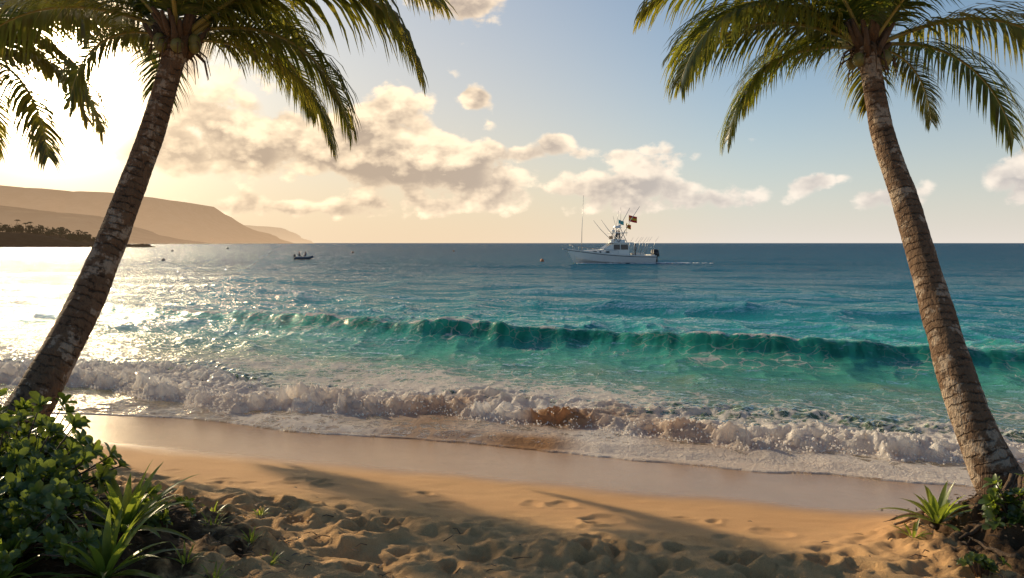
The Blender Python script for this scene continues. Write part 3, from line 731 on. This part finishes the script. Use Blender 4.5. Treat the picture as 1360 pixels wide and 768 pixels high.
for x, b_, kz, cz, sz in st:
    row = []
    for sg in (1, -1):
        r_ = [(x, sg*b_, sz), (x, sg*b_*1.0, sz-.10), (x, sg*b_*.985, sz-.2), (x, sg*b_*.93, (sz+cz)/2), (x, sg*b_*.84, cz), (x, sg*b_*.45, (cz+kz)/2), (x, 0, kz)]
        row.append([mb.vert(p) for p in r_])
    if prev:
        for sgi in (0, 1):
            for j in range(6):
                ids = (prev[sgi][j], row[sgi][j], row[sgi][j+1], prev[sgi][j+1]); mb.face(ids if sgi == 0 else ids[::-1], 1 if j == 1 else 0)
        mb.face((prev[0][1], prev[1][1], row[1][1], row[0][1]), 2)
    else: mb.face(row[0]+row[1][::-1][1:], 0)
    prev = row
mb.build('hull', [M_HULL, M_STR, M_TAN], boat, False)
mb = MB()
for sg in (1, -1): mb.tube([(x, sg*b_, sz+.02) for x, b_, _, _, sz in st], .06, 6)
def loft(mb, secs, m_=0):
    prev = None
    for x, hw, z0, z1, tp in secs:
        r_ = [mb.vert((x, hw, z0)), mb.vert((x, hw*tp, z1)), mb.vert((x, -hw*tp, z1)), mb.vert((x, -hw, z0))]
        if prev:
            for a in range(3): mb.face((prev[a], prev[a+1], r_[a+1], r_[a]), m_)
        else: mb.face(r_, m_)
        prev = r_
    mb.face(prev[::-1], m_)
loft(mb, [(-.2, 1.55, 1.2, 2.15, .9), (2.2, 1.5, 1.3, 2.12, .88), (3.8, 1.15, 1.5, 2.05, .85), (5.0, .6, 1.7, 1.95, .8)])
loft(mb, [(-1.9, 1.5, 1.2, 3.05, .9), (.3, 1.5, 1.3, 3.1, .9), (1.0, 1.45, 2.0, 2.9, .88), (2.0, 1.35, 2.0, 2.2, .88)])
mb.box((-.7, 0, 3.16), (3.7, 3.1, .12))
loft(mb, [(-1.3, 1.25, 3.2, 3.6, .95), (.2, 1.2, 3.2, 3.75, .95), (.75, .95, 3.2, 3.6, .8)])
mb.box((-3.6, 0, 1.35), (1.6, 1.6, .5)); mb.box((-5.6, 0, 1.2), (.5, 3.4, .35))
mb.build('cabin', [M_HULL], boat, False)
mb = MB()
for sg in (1, -1):
    for x0, x1 in ((-1.7, -.6), (-.45, .5)):
        y0, y1 = sg*1.48, sg*1.405; ids = [mb.vert((x0, y0, 2.15)), mb.vert((x1, y0, 2.15)), mb.vert((x1, y1, 2.9)), mb.vert((x0, y1, 2.9))]; mb.face(ids)
    for xx_ in (1.2, 2.2, 3.1): 
        yy_ = sg*(1.52-(xx_-1.2)*.13); mb.face([mb.vert((xx_, yy_, 1.65)), mb.vert((xx_+.5, yy_-sg*.03, 1.68)), mb.vert((xx_+.5, yy_-sg*.09, 1.9)), mb.vert((xx_, yy_-sg*.06, 1.88))])
mb.face([mb.vert((1.06, 1.2, 2.9)), mb.vert((1.06, -1.2, 2.9)), mb.vert((1.98, -1.15, 2.26)), mb.vert((1.98, 1.15, 2.26))])
mb.box((.55, 0, 3.95), (.06, 1.9, .45)); mb.build('windows', [M_GLS], boat, False)
mb = MB()
for sg in (1, -1):
    mb.tube([(-1.6, sg*1.3, 3.2), (-1.0, sg*1.0, 4.6), (-.7, sg*.75, 5.4)], .05, 6); mb.tube([(.5, sg*1.2, 3.2), (0, sg*.95, 4.6), (-.1, sg*.75, 5.4)], .05, 6)
    mb.tube([(-1.5, sg*1.25, 3.4), (0, sg*.95, 4.6)], .03, 5); mb.tube([(-1.0, sg*1.0, 4.6), (.4, sg*1.15, 3.5)], .03, 5)
    mb.tube([(-.3, sg*1.4, 3.2), (-1.6, sg*1.9, 6.0), (-3.2, sg*2.4, 8.6)], [.07, .055, .03], 5)
    mb.tube([(-.3, sg*1.4, 3.2), (1.6, sg*2.0, 5.2), (2.7, sg*2.2, 6.6)], [.055, .04, .02], 5)
    for x, b_, _, _, sz in st[3:8]: mb.tube([(x, sg*b_*.92, sz), (x, sg*b_*.9, sz+.65)], .03, 5)
    mb.tube([(x, sg*b_*.9, sz+.65) for x, b_, _, _, sz in st[3:8]]+[(7.1, 0, 2.85)], .035, 5)
    for x in (-2.6, -3.4, -4.2, -5.2): mb.tube([(x, sg*1.9, 1.2), (x-.5, sg*2.0, 3.2), (x-1.1, sg*2.05, 4.1)], [.04, .025, .01], 4)
mb.tube([(5.2, .3, 1.9), (5.15, .3, 5), (4.9, .3, 10.3)], [.05, .04, .025], 5)
mb.tube([(-1.0, 0, 5.9), (-1.0, 0, 8.6)], [.03, .02], 5); mb.tube([(-.2, .5, 5.9), (-.5, .5, 8.0)], [.03, .02], 5); mb.tube([(-.3, -.5, 5.9), (.1, -.5, 7.3)], [.03, .02], 5)
mb.tube([(6.9, 0, 2.1), (8.1, 0, 2.25)], .07, 6)
mb.build('tower_and_rigging', [M_MET], boat)
mb = MB()
mb.box((-.5, 0, 4.66), (2.5, 2.3, .10)); mb.box((-.4, 0, 5.46), (1.1, 1.6, .08)); mb.box((-.4, 0, 5.62), (.9, .9, .28), 0, .8); mb.ball((-.9, -.4, 5.75), .26, 0, 12, 8, (1, 1, .8)); mb.ball((.3, .4, 4.95), .3, 0, 12, 8, (1, 1, .7))
mb.build('hardtop', [M_HULL], boat, False)
mb = MB()
for y in (-.55, .35):
    mb.box((-6.45, y, 1.55), (.95, .6, .95), 0, .78); mb.box((-6.5, y, .65), (.36, .3, 1.3)); mb.ball((-6.45, y, 2.0), .4, 0, 10, 6, (1.1, .8, .5)); mb.box((-6.5, y, -.1), (.5, .2, .35))
mb.build('outboard_motors', [M_BLK], boat)
def flag(nm, x, y, z, w_, h_, mats_):
    mb = MB(); n_ = 10; prev = None
    mb.tube([(x, y, z-1.2), (x, y, z+h_+.1)], .025, 5, 0)
    for i in range(n_+1):
        t = i/n_; c_ = [mb.vert((x-w_*t, y+.12*math.sin(t*7), z-.25*t+h_*q_/3)) for q_ in range(4)]
        if prev:
            for q_ in range(3): mb.face((prev[q_], c_[q_], c_[q_+1], prev[q_+1]), 0 if q_ != 1 else 1)
        prev = c_
    mb.build(nm, mats_, boat)
flag('ensign_flag', -2.1, .6, 6.4, 1.25, .95, [M_RED, M_YEL]); flag('pennant_flag', -.9, -.8, 6.1, .8, .6, [M_BLU, M_BLU])
flag('stern_pennant', -1.6, .9, 5.4, .7, .7, [M_YEL, M_RED])
def person(name, p, mats_, facing=1, h=1.75, sit=False):
    mb = MB(); x, y, z = p; k_ = h/1.75
    hip = z+(.9*k_ if not sit else .45)
    for sg in (-1, 1):
        if sit: mb.tube([(x, y+sg*.1, hip), (x+facing*.42, y+sg*.13, hip+.02), (x+facing*.45, y+sg*.13, z)], [.085, .07, .05], 8, 1)
        else: mb.tube([(x, y+sg*.1, hip), (x+.03*facing, y+sg*.12, z+.48*k_), (x, y+sg*.13, z)], [.09, .07, .05], 8, 1)
        mb.tube([(x, y+sg*.2, hip+.52), (x+.06*facing, y+sg*.26, hip+.26), (x+.25*facing, y+sg*.18, hip+.16)], [.055, .045, .035], 7, 2)
    mb.tube([(x, y, hip-.05), (x, y, hip+.2), (x, y, hip+.45), (x, y, hip+.56), (x, y, hip+.62)], [.15, .14, .19, .12, .055], 10, 0)
    mb.ball((x+.01, y, hip+.74), .115, 2, 10, 8, (.95, .8, 1.1)); mb.ball((x-.02, y, hip+.79), .115, 3, 10, 6, (1, .86, .8))
    mb.build(name, mats_, boat)
M_SH1 = simple('shirt_dark', (.06, .08, .12), .8, .2, 4); M_SH2 = simple('shirt_light', (.5, .45, .4), .8, .1, 4); M_HAIR = simple('hair_dark', (.03, .02, .015), .8, .2, 4)
person('crew_1', (-.3, .3, 3.25), [M_SH1, M_STR, M_SKIN, M_HAIR]); person('crew_2', (-.9, -.45, 3.25), [M_SH2, M_SH1, M_SKIN, M_HAIR]); person('crew_3', (-3.0, .9, 1.2), [M_SH2, M_STR, M_SKIN, M_HAIR], -1); person('crew_4', (-2.4, -.8, 1.2), [M_SH1, M_STR, M_SKIN, M_HAIR])
M_FOAM = simple('wake_foam', (.75, .74, .72), .9, .15, 1.2)
mb = MB(); random.seed(8)
for i in range(90):
    t = random.random(); x = 23.2+9*t; mb.ball((x, BY-.6+random.gauss(0, .5+t), .05), random.uniform(.10, .3)*(1.1-.7*t), 0, 7, 5, (2.2, 1.2, .5), .2)
for i in range(60):
    t = random.random(); mb.ball((10.2+12*t, BY-2.2+random.gauss(0, .15)-.8*abs(t-.5), .03), random.uniform(.08, .18), 0, 7, 5, (2.2, 1, .6), .2)
mb.build('boat_wake', [M_FOAM])

# ------------------------------------------------------------------ dinghy with people + buoys
boat0 = boat; boat = empty('inflatable_dinghy', (-40.6, 155, -.02), R(12)); mb = MB()
pts = [(-1.6, .62, .3), (0, .72, .3), (1.0, .62, .36), (1.55, .3, .5), (1.7, 0, .56), (1.55, -.3, .5), (1.0, -.62, .36), (0, -.72, .3), (-1.6, -.62, .3)]
mb.tube(catmull(pts, 40), .25, 10, 0); mb.box((-1.35, 0, .35), (.12, 1.1, .5)); mb.box((0, 0, .12), (2.8, 1.1, .1)); mb.build('hull_tubes', [M_STR], boat)
mb = MB(); mb.box((-1.65, 0, .8), (.4, .32, .5), 0, .8); mb.box((-1.7, 0, .3), (.16, .14, .9)); mb.build('outboard', [M_BLK], boat)
person('rower_1', (-.8, .15, .25), [M_SH1, M_STR, M_SKIN, M_HAIR], 1, 1.75, True); person('rower_2', (.4, -.1, .25), [M_SH1, M_STR, M_SKIN, M_HAIR], -1, 1.75, True)
M_ORG = simple('buoy_orange', (.5, .16, .05), .5, .15, 3); M_DRK = simple('buoy_dark', (.10, .05, .03), .6, .15, 3)
for (x, y, r_, m_) in [(-62.6, 143, .34, M_DRK), (5.3, 140, .34, M_ORG), (-150, 420, .7, M_DRK), (-52, 260, .4, M_DRK), (-128, 300, .5, M_DRK), (-22, 300, .4, M_DRK)]:
    mb = MB(); mb.ball((0, 0, .25*r_), r_, 0, 16, 10); mb.tube([(0, 0, r_), (0, 0, r_*1.5)], r_*.15, 8, 1); mb.tube([(math.cos(a)*r_*1.03, math.sin(a)*r_*1.03, .2*r_) for a in np.linspace(0, 6.283, 17)], r_*.07, 6, 1)
    mb.build('mooring_buoy', [m_, M_STR], None, True, (x, y, 0))
